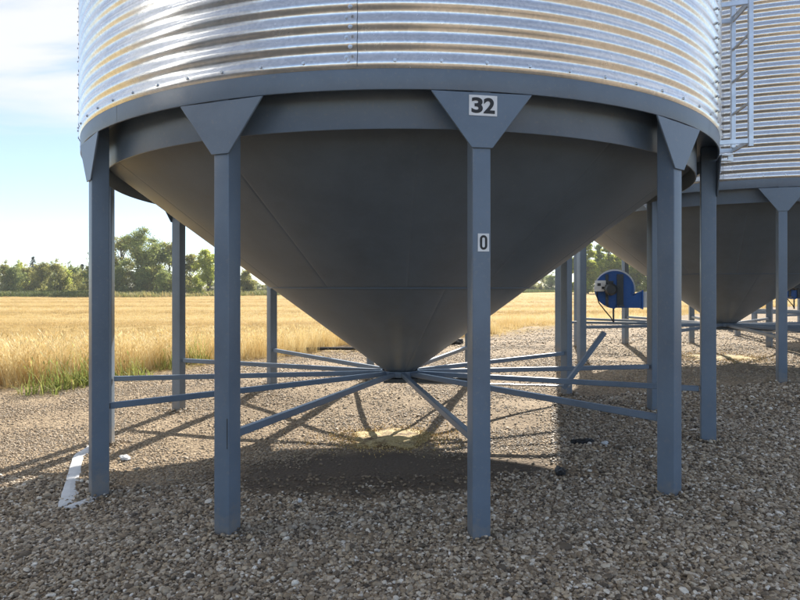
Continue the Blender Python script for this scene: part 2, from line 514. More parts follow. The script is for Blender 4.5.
def axis(lo, hi, step, far):
    a = list(np.arange(lo, hi + 1e-6, step))
    s = step; v = hi
    while v < far: s *= 1.35; v += s; a.append(v)
    s = step; v = lo
    while v > -far: s *= 1.35; v -= s; a.insert(0, v)
    return np.array(a)


def grid_sheet(name, xs, ys, zf, mat, keep=None):
    X, Y = np.meshgrid(xs, ys)
    Z = zf(X, Y)
    nx, ny = len(xs), len(ys)
    V = np.stack([X, Y, Z], -1).reshape(-1, 3)
    idx = np.arange(nx * ny).reshape(ny, nx)
    F = np.stack([idx[:-1, :-1], idx[:-1, 1:], idx[1:, 1:], idx[1:, :-1]], -1).reshape(-1, 4)
    if keep is not None:
        kp = keep(X, Y).ravel()
        F = F[kp[F].all(1)]
        used = np.unique(F); remap = -np.ones(len(V), int); remap[used] = np.arange(len(used))
        V = V[used]; F = remap[F]
    me = bpy.data.meshes.new(name)
    me.from_pydata(V.tolist(), [], F.tolist())
    me.polygons.foreach_set('use_smooth', [True] * len(F))
    me.materials.append(mat)
    return link(name, me)


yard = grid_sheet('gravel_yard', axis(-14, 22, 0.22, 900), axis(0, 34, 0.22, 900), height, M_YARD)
tag(yard, kind='structure')


def field_z(X, Y):
    s = edge_s(X, Y)
    k = np.clip((s - 0.35) / 0.6, -0.6, 1)
    return height(X, Y) + 0.06 * k


def field_end(X):
    return np.minimum(84 + 0.9 * np.maximum(0, np.asarray(X, float) + 34) + 2 * np.sin(np.asarray(X) * 0.21), 150)


field = grid_sheet('stubble_field', axis(-26, 34, 0.3, 230), np.concatenate([np.arange(6, 60, 0.3), np.arange(60, 152, 2.0)]), field_z, M_FIELD,
                   keep=lambda X, Y: (edge_s(X, Y) > 0.10) & (Y < field_end(X)))
tag(field, kind='structure')

verge = grid_sheet('grass_verge', np.linspace(-420, 420, 120), np.linspace(60, 420, 120),
                   lambda X, Y: 0.125 + 0.30 * np.clip((Y - field_end(X)) / 20, -1, 1), M_VERGE)
tag(verge, kind='structure')

# ---------------------------------------------------------------- hopper bin
bin1 = empty('grain_bin', BIN1, ROT1)
tag(bin1, 'nearest galvanized hopper bin on slate blue legs with the number 32 plate', 'grain bin', 'corrugated grain bins on hopper legs')
Z_RT, Z_RB = 2.904, 2.773      # top and bottom of the rim band
Z_CB, R_C = 2.586, 2.975       # bottom of the collar
PITCH = 0.119
TIER = PITCH * 11
SEAM0 = R_(-4.8) - ROT1

# corrugated wall: six sheets round, five tiers up, each sheet an object of its own sharing one mesh
SEG = 44
prof = []
ns = 11 * 10
for i in range(ns + 1):
    z = -0.012 + (TIER + 0.024) * i / ns
    ph = 2 * math.pi * (z / PITCH)
    prof.append((BIN_R + 0.004 + 0.0105 * math.sin(ph + 0.343), z))
mb = MB()
OV = R_(0.35)
mb.revolve(prof, -OV, R_(60) + OV * 0.5, SEG)
# small lift of the lapped edge
vs = []
for i, p in enumerate(mb.v):
    a = math.atan2(p[0], -p[1])
    k = max(0.0, min(1.0, (a - R_(58.9)) / R_(0.6)))
    s = 1 + 0.0014 * k
    vs.append((p[0] * s, p[1] * s, p[2]))
mb.v = vs
sheet_me = mb.mesh('wall_sheet', M_GALV, sharp=80)
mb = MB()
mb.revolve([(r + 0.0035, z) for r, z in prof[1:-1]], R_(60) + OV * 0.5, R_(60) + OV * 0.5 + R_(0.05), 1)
SEAM_SHADE = mb.mesh('seam_shade', M_DARKST)  # dark strip painted in for the shadowed, dirty gap at the lap
for tier in range(3):
    for k in range(6):
        s = link('wall_sheet', sheet_me, bin1, (0, 0, Z_RT + 0.004 + tier * TIER), SEAM0 + R_(60) * k + (R_(30) if tier % 2 else 0))
        link('seam_shade', SEAM_SHADE, s)
        if tier: s.scale = (1 + 0.0012 * tier, 1 + 0.0012 * tier, 1)
ZT = Z_RT + 3 * TIER
mb = MB()
mb.revolve([(BIN_R + 0.12, ZT - 0.06), (BIN_R + 0.12, ZT + 0.02), (0.5, ZT + 1.75), (0.5, ZT + 1.95), (0.02, ZT + 2.02)], 0, 2 * math.pi, 72)
roof = mb.build('roof', M_GALV, bin1, sharp=20)
mb = MB()
for k in range(24):
    a = R_(15) * k
    mb.bar(polar(BIN_R + 0.1, a, ZT + 0.04), polar(0.52, a, ZT + 1.77), 0.05, 0.05)
mb.build('roof_rib', M_GALV, roof)


def bolt_mesh(name='bolt'):
    mb = MB()
    mb.tube([(0, 0.004, 0), (0, -0.005, 0)], 0.016, 10)       # washer
    mb.tube([(0, -0.005, 0), (0, -0.017, 0)], [0.011, 0.009], 6)  # hexagon head
    return mb.mesh(name, M_GALVBAR)


BOLT = bolt_mesh()
for k in range(72):
    a = SEAM0 + R_(5) * k + R_(-0.75)
    link('bolt', BOLT, bin1, polar(BIN_R + 0.006, a, Z_RT + 0.033), a)
# two staggered columns of seam bolts, joined per seam
sb = MB()
bv = [v.co * 0.78 for v in BOLT.vertices]; bf = [tuple(p.vertices) for p in BOLT.polygons]
for a0 in (0, R_(60), R_(120), R_(180), R_(240), R_(300)):
    for i in range(22):
        a = SEAM0 + a0 + (R_(-0.55) if i % 2 else R_(-0.98))
        z = Z_RT + 0.06 + i * PITCH / 2
        M = Matrix.Translation(polar(BIN_R + 0.001 + (0.014 if i % 2 else 0.004), a, z)) @ Matrix.Rotation(a, 4, 'Z')
        sb.add([M @ v for v in bv], bf)
o = sb.build('seam_bolts', M_GALVBAR, bin1); o['kind'] = 'stuff'

# rim band in four lengths
for k in range(4):
    a0 = R_(-40) - ROT1 + R_(90) * k
    mb = MB()
    r = BIN_R
    mb.revolve([(r - 0.012, Z_RB), (r - 0.002, Z_RB), (r, Z_RB + 0.004), (r, Z_RT - 0.004), (r - 0.004, Z_RT), (2.90, Z_RT), (2.90, Z_RT - 0.01),
                (r - 0.012, Z_RT - 0.01), (r - 0.012, Z_RB)], a0 + R_(0.035), a0 + R_(90 - 0.035), 48)
    mb.build('rim_band', M_PAINT, bin1, sharp=40)

# collar skirt the cone hangs in
mb = MB()
mb.revolve([(R_C, Z_RT - 0.012), (R_C, Z_CB + 0.004), (R_C - 0.003, Z_CB), (R_C - 0.010, Z_CB), (R_C - 0.010, Z_RT - 0.012)], 0, 2 * math.pi, 144)
mb.build('collar', M_PAINT, bin1, sharp=40)

# cone: twelve upper plates and four lower ones, edges eased so the welds read
ZA, TB = 0.533, 0.744


def cone_plate(a0, a1, r0, r1, n, m, off=0.0):
    vs = []; fs = []
    us = [0, 0.008, 0.02] + list(np.linspace(0.06, 0.94, n)) + [0.98, 0.992, 1]
    ws = [0, 0.008] + list(np.linspace(0.03, 0.97, m)) + [0.992, 1]
    for w in ws:
        r = r0 + (r1 - r0) * w
        for u in us:
            e = min(min(u, 1 - u) * (a1 - a0) * r, min(w, 1 - w) * (r1 - r0))
            d = 0.0035 * (1 - min(1, e / 0.012)) + off
            d -= 0.0022 * math.sin(u * math.pi * 2 + r * 3) * math.sin(w * math.pi)
            p = polar(r, a0 + (a1 - a0) * u, ZA + TB * r)
            nrm = polar(1, a0 + (a1 - a0) * u, -1 / TB).normalized()
            vs.append(p - nrm * d)
    nu = len(us)
    for j in range(len(ws) - 1):
        for i in range(nu - 1):
            fs.append((j * nu + i, j * nu + i + 1, (j + 1) * nu + i + 1, (j + 1) * nu + i))
    return vs, fs


for k in range(12):
    mb = MB()
    a = R_(2.5) - ROT1 + R_(30) * k
    mb.add(*cone_plate(a, a + R_(30), 1.41, R_C - 0.014, 8, 8), smooth=True)
    mb.build('cone_plate', M_CONE, bin1, sharp=30)
for k in range(4):
    mb = MB()
    a = R_(17) - ROT1 + R_(90) * k
    mb.add(*cone_plate(a, a + R_(90), 0.155, 1.415, 16, 6, 0.004), smooth=True)
    mb.build('cone_plate', M_CONE, bin1, sharp=30)
# raised weld beads
wb = MB()
wb.revolve([(1.416 + 0.006 * math.cos(t_), ZA + TB * 1.416 - 0.002 + 0.006 * math.sin(t_)) for t_ in np.linspace(0, 2 * math.pi, 7)], 0, 2 * math.pi, 120)
wb.build('weld_bead', M_CONE, bin1)

# discharge throat, hub ring, slide gate with its pull rod and crank lever
mb = MB()
mb.revolve([(0.158, 0.655), (0.158, 0.60), (0.15, 0.60), (0.15, 0.655)], 0, 2 * math.pi, 40)
mb.build('discharge_throat', M_DARKST, bin1)
mb = MB()
mb.revolve([(0.20, 0.672), (0.215, 0.672), (0.215, 0.612), (0.20, 0.612), (0.20, 0.672)], 0, 2 * math.pi, 40)
mb.build('hub_ring', M_PAINT, bin1)
ia = -ROT1          # gate runs square to the view of the yard, so turn back the bin's own rotation
MI = Matrix.Rotation(ia, 4, 'Z')
gate = MB()
gate.box((0.02, -0.02, 0.575), (0.40, 0.36, 0.045), MI)
gate.box((0.50, -0.20, 0.585), (0.62, 0.035, 0.05), MI)
gate.box((0.50, 0.16, 0.585), (0.62, 0.035, 0.05), MI)
gate.box((0.80, -0.02, 0.585), (0.035, 0.32, 0.05), MI)
g = gate.build('slide_gate', M_DARKST, bin1, bevel=0.004, segs=1)
mb = MB(); mb.tube([MI @ Vector((0.2, -0.16, 0.548)), MI @ Vector((1.80, -0.36, 0.545))], 0.012, 8)
mb.build('pull_rod', M_GALVBAR, g)
mb = MB(); mb.bar(MI @ Vector((1.72, -0.36, 0.52)), MI @ Vector((2.17, -0.34, 1.115)), 0.045, 0.05, (0, 1, 0))
mb.build('crank_lever', M_PAINT, g, bevel=0.004, segs=1)

# legs with their gusset plates, and the brace from each leg to the hub
WT, WR = 0.112, 0.128
mb = MB(); mb.box((0, -(BIN_R - 0.012 - WR / 2), (Z_RT - 0.012 - 0.4) / 2), (WT, WR, Z_RT - 0.012 + 0.4))
LEG = mb.mesh('leg', M_PAINT, bevel=0.009, segs=3)
mb = MB()
yo = -(BIN_R - 0.011); th = 0.012
zt, zb, wt_, wb_ = Z_RB - 0.009, 2.432, 0.63, 0.13
vs = []
for y in (yo, yo - th):
    vs += [(-wt_ / 2, y, zt), (wt_ / 2, y, zt), (wb_ / 2, y, zb), (-wb_ / 2, y, zb)]
mb.add(vs, [(0, 1, 2, 3), (7, 6, 5, 4), (0, 4, 5, 1), (1, 5, 6, 2), (2, 6, 7, 3), (3, 7, 4, 0)])
GUS = mb.mesh('gusset_plate', M_PAINT, bevel=0.003, segs=1)
mb = MB(); mb.box((0, -(0.20 + (BIN_R - 0.012 - WR - 0.004)) / 2, 0.642), (0.046, BIN_R - 0.012 - WR - 0.004 - 0.216, 0.050))
BRACE = mb.mesh('brace', M_PAINT, bevel=0.005, segs=1)
mb = MB()
mb.box((0, yo - 0.001, 2.425), (WT + 0.004, 0.004, 0.008))
WELD = mb.mesh('weld', M_DARKST)
for k in range(12):
    a = R_(30) * k
    lg = link('leg', LEG, bin1, rz=a)
    link('gusset_plate', GUS, lg)
    link('brace', BRACE, bin1, rz=a)
    if k == 11:
        mb = MB(); mb.box((WT / 2 - 0.010, -(BIN_R - 0.0115), 0.675), (0.006, 0.004, 0.19))
        mb.build('slot', M_DARKST, lg)

# number plates on the front gusset and leg
plate_y = yo - th - 0.002


def text_mesh(s, size, off, mat, name):
    cu = bpy.data.curves.new(name, 'FONT'); cu.body = s; cu.size = size; cu.offset = off; cu.extrude = 0.0008
    cu.align_x = 'CENTER'; cu.align_y = 'CENTER'
    o = bpy.data.objects.new(name, cu)
    me = bpy.data.meshes.new_from_object(o)
    bpy.data.objects.remove(o); bpy.data.curves.remove(cu)
    me.materials.clear(); me.materials.append(mat); me.name = name
    return me


mb = MB(); mb.box((0, 0, 0), (0.174, 0.003, 0.122))
pl = mb.build('number_plate', M_STICK, bin1); pl.location = (0.004, plate_y, 2.685); pl.rotation_euler = (0, R_(0.5), 0)
for s, px in (('3', -0.0375), ('2', 0.0375)):
    dg = link('digit', text_mesh(s, 0.128, 0.0042, M_INK, 'digit'), pl, (px, -0.003, 0.0))
    dg.rotation_euler = (R_(90), 0, 0)
    ext = max(v.co.x for v in dg.data.vertices) - min(v.co.x for v in dg.data.vertices)
    hgt = max(v.co.y for v in dg.data.vertices) - min(v.co.y for v in dg.data.vertices)
    cx = (max(v.co.x for v in dg.data.vertices) + min(v.co.x for v in dg.data.vertices)) / 2
    cy = (max(v.co.y for v in dg.data.vertices) + min(v.co.y for v in dg.data.vertices)) / 2
    for v in dg.data.vertices:
        v.co.x = (v.co.x - cx) * 0.07 / ext; v.co.y = (v.co.y - cy) * 0.094 / hgt
mb = MB(); mb.box((0, 0, 0), (0.070, 0.003, 0.108))
pl = mb.build('number_plate', M_STICK, bin1); pl.location = (0.010, -(BIN_R - 0.012) - 0.003, 1.865)


def stadium(w, h, n=8):
    r = w / 2; out = []
    for i in range(n + 1):
        a = math.pi * i / n; out.append((r * math.cos(a), h / 2 - r + r * math.sin(a)))
    for i in range(n + 1):
        a = math.pi + math.pi * i / n; out.append((r * math.cos(a), -h / 2 + r + r * math.sin(a)))
    return out


mb = MB(); A, B = stadium(0.046, 0.088), stadium(0.017, 0.060)
n = len(A)
mb.add([(x, 0, z) for x, z in A] + [(x, 0, z) for x, z in B], [(i, (i + 1) % n, n + (i + 1) % n, n + i) for i in range(n)])
dg = mb.build('digit', M_INK, pl); dg.location = (0, -0.0028, 0)

# ladder on the right-hand side of the wall
lad = empty('ladder', (0, 0, 0), -ROT1, bin1)
pn, pf = Vector((3.255, -1.138, 0)), Vector((3.318, -0.73, 0))
for p, zb_ in ((pn, 2.90), (pf, 2.98)):
    mb = MB()
    d = (pf - pn).normalized(); s = Vector((d.y, -d.x, 0))
    vs = []
    for z in (zb_, ZT + 0.9):
        for i, j in ((-1, -1), (1, -1), (1, 1), (-1, 1)):
            vs.append(p + s * (i * 0.021) + d * (j * 0.016) + Vector((0, 0, z)))
    mb.add(vs, [(3, 2, 1, 0), (4, 5, 6, 7), (0, 1, 5, 4), (1, 2, 6, 5), (2, 3, 7, 6), (3, 0, 4, 7)])
    mb.build('rail', M_GALVBAR, lad, bevel=0.003, segs=1)
mb = MB(); mb.tube([pn, pf], 0.014, 8); RUNG = mb.mesh('rung', M_GALVBAR)
for i in range(15):
    r = link('rung', RUNG, lad, (0, 0, 3.315 + 0.322 * i))
for z, nm in ((2.955, 0), (4.25, 1), (5.6, 1)):
    mb = MB()
    for p in (pn, pf):
        a = math.atan2(p.x, -p.y)
        mb.bar(polar(BIN_R + 0.012, a, z), Vector((p.x, p.y, z)), 0.012, 0.045)
    mb.bar(Vector((pn.x, pn.y, z)), Vector((pf.x, pf.y, z)), 0.02, 0.04)
    mb.build('bracket', M_GALVBAR, lad, bevel=0.002, segs=1)
mb = MB()
a = math.atan2(pf.x, -pf.y)
mb.bar(polar(BIN_R, a - 0.09, 2.86), polar(BIN_R + 0.16, a - 0.07, 2.86), 0.05, 0.012)
mb.bar(polar(BIN_R, a - 0.09, 2.81), polar(BIN_R + 0.16, a - 0.07, 2.81), 0.05, 0.012)
mb.bar(polar(BIN_R + 0.155, a - 0.07, 2.80), polar(BIN_R + 0.155, a - 0.07, 2.87), 0.05, 0.012, (0, 1, 0))
mb.build('bracket', M_GALVBAR, lad)

index_children()
bin2 = copy_tree(bin1, skip=('number_plate', 'slot'))
bin2.location = BIN2; bin2.rotation_euler = (0, 0, ROT2)
bin2['label'] = 'second galvanized hopper bin standing behind at the right with a blue fan beside it'
bin3 = copy_tree(bin1, skip=('number_plate', 'slot'))
bin3.location = BIN3; bin3.rotation_euler = (0, 0, ROT3)
bin3['label'] = 'farthest hopper bin mostly hidden behind the second bin at the right edge'

bin4 = copy_tree(bin1, skip=('number_plate', 'slot', 'ladder'))  # unseen bin added left of frame to shape the near wall's reflection
bin4.location = (-7.4, 1.0, -0.08); bin4.rotation_euler = (0, 0, R_(20))
bin4['label'] = 'unseen hopper bin added just outside the left edge for the reflection in the nearest wall'

# ---------------------------------------------------------------- aeration fans
def make_fan():
    root = empty('aeration_fan')
    # scroll outline in x-z, extruded along y; outlet low on the right
    R0 = 0.37
    out = []
    for i in range(41):
        a = R_(-90) - R_(292) * i / 40
        r = R0 * (0.97 + 0.10 * (1 - i / 40))
        out.append((r * math.cos(a), r * math.sin(a)))
    zlo = out[0][1]
    out = [(0.53, zlo), ] + out + [(0.53, -0.045)]
    dep = 0.34
    n = len(out)
    mb = MB()
    vs = [(x, -dep / 2, z) for x, z in out] + [(x, dep / 2, z) for x, z in out]
    mb.add(vs, [tuple(range(n)), tuple(range(n, 2 * n))[::-1]] + [(i, (i + 1) % n, n + (i + 1) % n, n + i) for i in range(n)])
    hs = mb.build('housing', M_BLUE, root, bevel=0.006, segs=1)
    mb = MB()
    for yy in (-dep / 2 - 0.004, dep / 2 + 0.004):
        for i in range(n - 3):
            x0, z0 = out[i + 1]; x1, z1 = out[i + 2]
            mb.bar((x0 * 1.012, yy, z0 * 1.012), (x1 * 1.012, yy, z1 * 1.012), 0.02, 0.028, (x0, 0, z0))
    mb.build('flange', M_BLUE, hs)
    mb = MB(); mb.box((0.545, 0, (zlo - 0.045) / 2), (0.03, dep + 0.06, -0.045 - zlo + 0.05))
    mb.build('outlet_flange', M_BLUE, root)
    mb = MB()
    h = -0.045 - zlo
    mb.box((0.86, 0, (zlo - 0.045) / 2), (0.6, dep - 0.02, h - 0.02))
    mb.build('duct', M_GREYBOX, root, bevel=0.004, segs=1)
    # motor with cooling fins on a dark pedestal frame
    mb = MB()
    mb.tube([(-0.10, -dep / 2 - 0.04, 0), (-0.10, -dep / 2 - 0.34, 0)], 0.12, 20)
    mb.tube([(-0.10, -dep / 2 - 0.34, 0), (-0.10, -dep / 2 - 0.40, 0)], [0.125, 0.09], 20)
    for k in range(20):
        a = R_(18) * k
        mb.bar((-0.10 + 0.125 * math.cos(a), -dep / 2 - 0.07, 0.125 * math.sin(a)), (-0.10 + 0.125 * math.cos(a), -dep / 2 - 0.31, 0.125 * math.sin(a)), 0.02, 0.02)
    mt = mb.build('motor', M_MOTOR, root)
    mb = MB(); mb.box((-0.10, -dep / 2 - 0.18, 0.145), (0.11, 0.13, 0.06)); mb.build('terminal_box', M_MOTOR, mt, bevel=0.006)
    mb = MB()
    mb.revolve([(0.36, -0.03), (0.425, -0.03), (0.425, 0.03), (0.36, 0.03), (0.36, -0.03)], 0, 2 * math.pi, 48)
    mb.v = [(v[0] + 0.015, v[2] + dep / 2 + 0.045, v[1] + 0.012) for v in mb.v]
    mb.build('rear_ring', M_GREYBOX, root, sharp=40)
    for x, ww in ((-0.165, 0.06), (0.10, 0.13)):
        mb = MB(); mb.box((x, -dep / 2 - 0.02, -0.01), (ww, 0.035, 0.66)); mb.box((x, -dep / 2 - 0.14, -0.345), (ww, 0.30, 0.03))
        mb.build('stiffener', M_DARKST, root, bevel=0.003, segs=1)
    mb = MB(); mb.box((-0.30, -dep / 2 - 0.06, 0.07), (0.22, 0.09, 0.235))
    bx = mb.build('control_box', M_GREYBOX, root, bevel=0.008)
    mb = MB()
    mb.box((-0.33, -dep / 2 - 0.107, 0.10), (0.07, 0.006, 0.06)); mb.box((-0.25, -dep / 2 - 0.107, 0.03), (0.05, 0.006, 0.05))
    mb.build('switch', M_MOTOR, bx)
    for x, y in ((-0.03, -0.12), (0.72, 0.1)):
        mb = MB(); mb.tube([(x, y, zlo + 0.02), (x, y, zlo - 0.31)], 0.02, 8); mb.build('leg', M_DARKST, root)
    mb = MB()
    mb.tube([(-0.36, -dep / 2 - 0.06, -0.04), (-0.37, -dep / 2 - 0.07, -0.15), (-0.33, -dep / 2 - 0.08, -0.29), (-0.22, -dep / 2 - 0.06, -0.44), (-0.09, -dep / 2 - 0.03, -0.60), (-0.03, -0.14, -0.705)], 0.013, 6)
    mb.build('cable', M_BLACK, root)
    return root


fan = make_fan()
fan.scale = (0.86, 0.86, 0.86)
fan.location = (3.985, 11.2, 1.6 - 0.05)
fan.rotation_euler = (0, 0, R_(-16))
tag(fan, 'blue centrifugal aeration fan with grey control box between the two bins', 'fan', 'blue aeration fans beside the bins')
index_children()
fan2 = copy_tree(fan)
fan2.location = (10.45, 16.0, 1.62)
fan2['label'] = 'blue aeration fan cut off by the right edge behind a bin leg'


# ---------------------------------------------------------------- scattered pieces
def scatter(name, pts, rot, scl, tone, idx, variants, kind_label=None):
    col = bpy.data.collections.new(name + '_kinds')
    for i, me in enumerate(variants):
        o = bpy.data.objects.new('%s_kind' % name, me); col.objects.link(o)
    me = bpy.data.meshes.new(name)
    me.vertices.add(len(pts))
    me.vertices.foreach_set('co', np.asarray(pts, np.float32).ravel())
    for nm, tp, dat, key in (('rot', 'FLOAT_VECTOR', rot, 'vector'), ('scl', 'FLOAT_VECTOR', scl, 'vector'), ('tone', 'FLOAT', tone, 'value'), ('idx', 'INT', idx, 'value')):
        a = me.attributes.new(nm, tp, 'POINT')
        a.data.foreach_set(key, np.asarray(dat, np.int32 if tp == 'INT' else np.float32).ravel())
    ob = link(name, me)
    ng = bpy.data.node_groups.new(name, 'GeometryNodeTree')
    ng.interface.new_socket('Geometry', in_out='INPUT', socket_type='NodeSocketGeometry')
    ng.interface.new_socket('Geometry', in_out='OUTPUT', socket_type='NodeSocketGeometry')
    gi = ng.nodes.new('NodeGroupInput'); go = ng.nodes.new('NodeGroupOutput')
    iop = ng.nodes.new('GeometryNodeInstanceOnPoints')
    ci = ng.nodes.new('GeometryNodeCollectionInfo')
    ci.inputs['Collection'].default_value = col
    ci.inputs['Separate Children'].default_value = True; ci.inputs['Reset Children'].default_value = True

    def attr(nm, dt):
        n = ng.nodes.new('GeometryNodeInputNamedAttribute'); n.data_type = dt; n.inputs['Name'].default_value = nm
        return n.outputs['Attribute']
    L = ng.links.new
    L(gi.outputs[0], iop.inputs['Points']); L(ci.outputs[0], iop.inputs['Instance'])
    iop.inputs['Pick Instance'].default_value = True
    L(attr('idx', 'INT'), iop.inputs['Instance Index'])
    L(attr('rot', 'FLOAT_VECTOR'), iop.inputs['Rotation'])
    L(attr('scl', 'FLOAT_VECTOR'), iop.inputs['Scale'])
    L(iop.outputs[0], go.inputs[0])
    md = ob.modifiers.new('scatter', 'NODES'); md.node_group = ng
    tag(ob, kind='stuff')
    return ob


rng = np.random.default_rng(7)
random.seed(7)


def stone_mesh(seed):
    bm = bmesh.new()
    bmesh.ops.create_icosphere(bm, subdivisions=2, radius=0.5)
    off = Vector((seed * 3.7, seed * 1.9, seed * 5.3))
    for v in bm.verts:
        n = mnoise.noise(v.co * 1.7 + off) * 0.34 + mnoise.noise(v.co * 4.1 + off) * 0.10
        v.co *= 1 + n
        v.co.x *= 1.1; v.co.z *= 0.66
    me = bpy.data.meshes.new('stone')
    bm.to_mesh(me); bm.free()
    me.polygons.foreach_set('use_smooth', [True] * len(me.polygons))
    me.set_sharp_from_angle(angle=R_(38))
    me.materials.append(M_STONE)
    return me


def in_view(n, d0, d1, side=1.2, slope=0.70):
    """points on the ground in a wedge before the camera, uniform over its area"""
    out = []
    while sum(len(a) for a in out) < n:
        d = rng.uniform(d0, d1, n * 2); x = rng.uniform(-1, 1, n * 2) * (slope * d1 + side)
        k = np.abs(x) < slope * d + side
        out.append(np.stack([x[k], d[k]], 1))
    return np.concatenate(out)[:n]


def area(d0, d1, side=1.2, slope=0.70): return slope * (d1 * d1 - d0 * d0) + 2 * side * (d1 - d0)


P_ = []; S_ = []
for d0, d1, dens, size in ((2.3, 4.2, 6200, 0.018), (4.2, 6.5, 3900, 0.0185), (6.5, 9.5, 1700, 0.021), (9.5, 14, 560, 0.028), (14, 24, 150, 0.04)):
    p = in_view(int(area(d0, d1) * dens), d0, d1)
    s = size * np.exp(np.clip(rng.normal(0, 0.27, len(p)), -0.6, 0.65)) * np.where(rng.random(len(p)) < 0.025, 1.7, 1.0)
    P_.append(p); S_.append(s)
p = np.concatenate(P_); s = np.concatenate(S_)
k = edge_s(p[:, 0], p[:, 1]) < -0.05 - rng.random(len(p)) * 0.5
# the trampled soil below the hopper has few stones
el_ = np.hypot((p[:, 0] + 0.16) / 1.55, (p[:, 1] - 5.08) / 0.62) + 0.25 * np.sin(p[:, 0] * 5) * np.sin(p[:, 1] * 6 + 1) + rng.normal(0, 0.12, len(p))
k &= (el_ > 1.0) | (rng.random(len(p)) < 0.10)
# lighter cover of smaller chips under the bin
ub = np.hypot(p[:, 0], p[:, 1] - 6.738) < 2.9
lf = (p[:, 0] < -2.2) & (p[:, 1] > 5.2)
fineg = (ub & (p[:, 1] > 5.0) & (p[:, 0] < 0.25 * p[:, 1])) | lf | (p[:, 1] > 8.5)
s = np.where(fineg, s * 0.72, s)
k &= ~((ub & (p[:, 1] > 5.4)) & (rng.random(len(p)) < 0.25))
pn_ = sum(np.sin(p[:, 0] * a_ + p[:, 1] * b2_ + c_) for a_, b2_, c_ in ((1.3, 2.1, 0.2), (-2.2, 1.7, 1.4), (3.4, -2.9, 2.6), (0.7, -4.3, 0.9), (5.1, 3.8, 4.0))) / 5
k &= rng.random(len(p)) < np.where(fineg, np.clip(0.62 + 1.1 * pn_, 0.12, 1), np.clip(0.95 + 0.5 * pn_, 0.5, 1))
k &= np.hypot((p[:, 0] + 0.08) / 0.5, (p[:, 1] - 6.2) / 0.44) > 0.9
hp, hs = [], []
for kf in range(12):
    for bb, rr_ in ((BIN1, ROT1), (BIN2, ROT2)):
        f_ = polar(BIN_R - .075, rr_ + R_(30) * kf)
        nf = 150 if bb is BIN1 else 60
        q_ = np.array([f_.x + bb[0], f_.y + bb[1]]) + rng.normal(0, 1, (nf, 2)) * 0.09
        hp.append(q_); hs.append(rng.uniform(0.014, 0.03, nf))
n0 = len(p)
p = np.concatenate([p] + hp); s = np.concatenate([s] + hs)
k = np.concatenate([k, np.ones(len(p) - n0, bool)]); fineg = np.concatenate([fineg, np.zeros(len(p) - n0, bool)]); el_ = np.concatenate([el_, np.full(len(p) - n0, 9.0)])
heap = np.zeros(len(p)); heap[n0:] = rng.uniform(0.0, 0.028, len(p) - n0)
p = p[k]; s = s[k]; heap = heap[k]
z = height(p[:, 0], p[:, 1]) + s * rng.uniform(0.05, 0.30, len(p)) + heap
tone = np.clip(rng.beta(1.15, 1.3, len(p)), 0, 1)
tone = np.where(fineg[k], 0.30 + 0.42 * tone, tone)
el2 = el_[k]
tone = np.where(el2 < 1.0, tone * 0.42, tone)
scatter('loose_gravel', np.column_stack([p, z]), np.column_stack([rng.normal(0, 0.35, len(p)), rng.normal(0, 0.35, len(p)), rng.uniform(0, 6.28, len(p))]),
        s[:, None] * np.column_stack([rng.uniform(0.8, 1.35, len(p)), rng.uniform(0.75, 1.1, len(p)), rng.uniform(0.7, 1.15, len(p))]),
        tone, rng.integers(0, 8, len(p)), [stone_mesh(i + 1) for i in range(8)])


def blades(n, rad, h, w, bend, seed, heads=0.0, flat_=0.0):
    """a tuft of n curved blades"""
    r = random.Random(seed)
    vs = []; fs = []
    for _ in range(n):
        a = r.uniform(0, 6.283); q = rad * math.sqrt(r.random())
        x0, y0 = q * math.cos(a), q * math.sin(a)
        b_ = r.uniform(0, 6.283); hh = h * r.uniform(0.55, 1.1); bd = bend * hh * r.uniform(0.2, 1.2)
        ww = w * r.uniform(0.7, 1.3)
        sx, sy = -math.sin(b_) * ww / 2, math.cos(b_) * ww / 2
        if r.random() < flat_: hh *= 0.35; bd = h * r.uniform(0.5, 1.0)
        i = len(vs)
        K = 3
        for j in range(K + 1):
            t = j / K
            px = x0 + math.cos(b_) * bd * t * t; py = y0 + math.sin(b_) * bd * t * t; pz = hh * (t - 0.18 * t * t * (bd / hh))
            tw = (1 - t * 0.85)
            vs += [(px - sx * tw, py - sy * tw, pz), (px + sx * tw, py + sy * tw, pz)]
        for j in range(K): fs.append((i + 2 * j, i + 2 * j + 1, i + 2 * j + 3, i + 2 * j + 2))
        if r.random() < heads:
            tip = Vector(((vs[-1][0] + vs[-2][0]) / 2, (vs[-1][1] + vs[-2][1]) / 2, vs[-1][2])); i = len(vs)
            d = Vector((math.cos(b_) * 0.5, math.sin(b_) * 0.5, 0.7)).normalized(); L_ = r.uniform(0.05, 0.10)
            s = Vector((-math.sin(b_), math.cos(b_), 0)) * 0.010
            vs += [tuple(tip - d * 0.02), tuple(tip + d * L_ * 0.4 + s), tuple(tip + d * L_), tuple(tip + d * L_ * 0.4 - s)]
            fs.append((i, i + 1, i + 2, i + 3))
    return vs, fs


def blade_mesh(name, mat, *a, **k):
    me = bpy.data.meshes.new(name)
    v, f = blades(*a, **k)
    me.from_pydata(v, [], f); me.materials.append(mat)
    return me


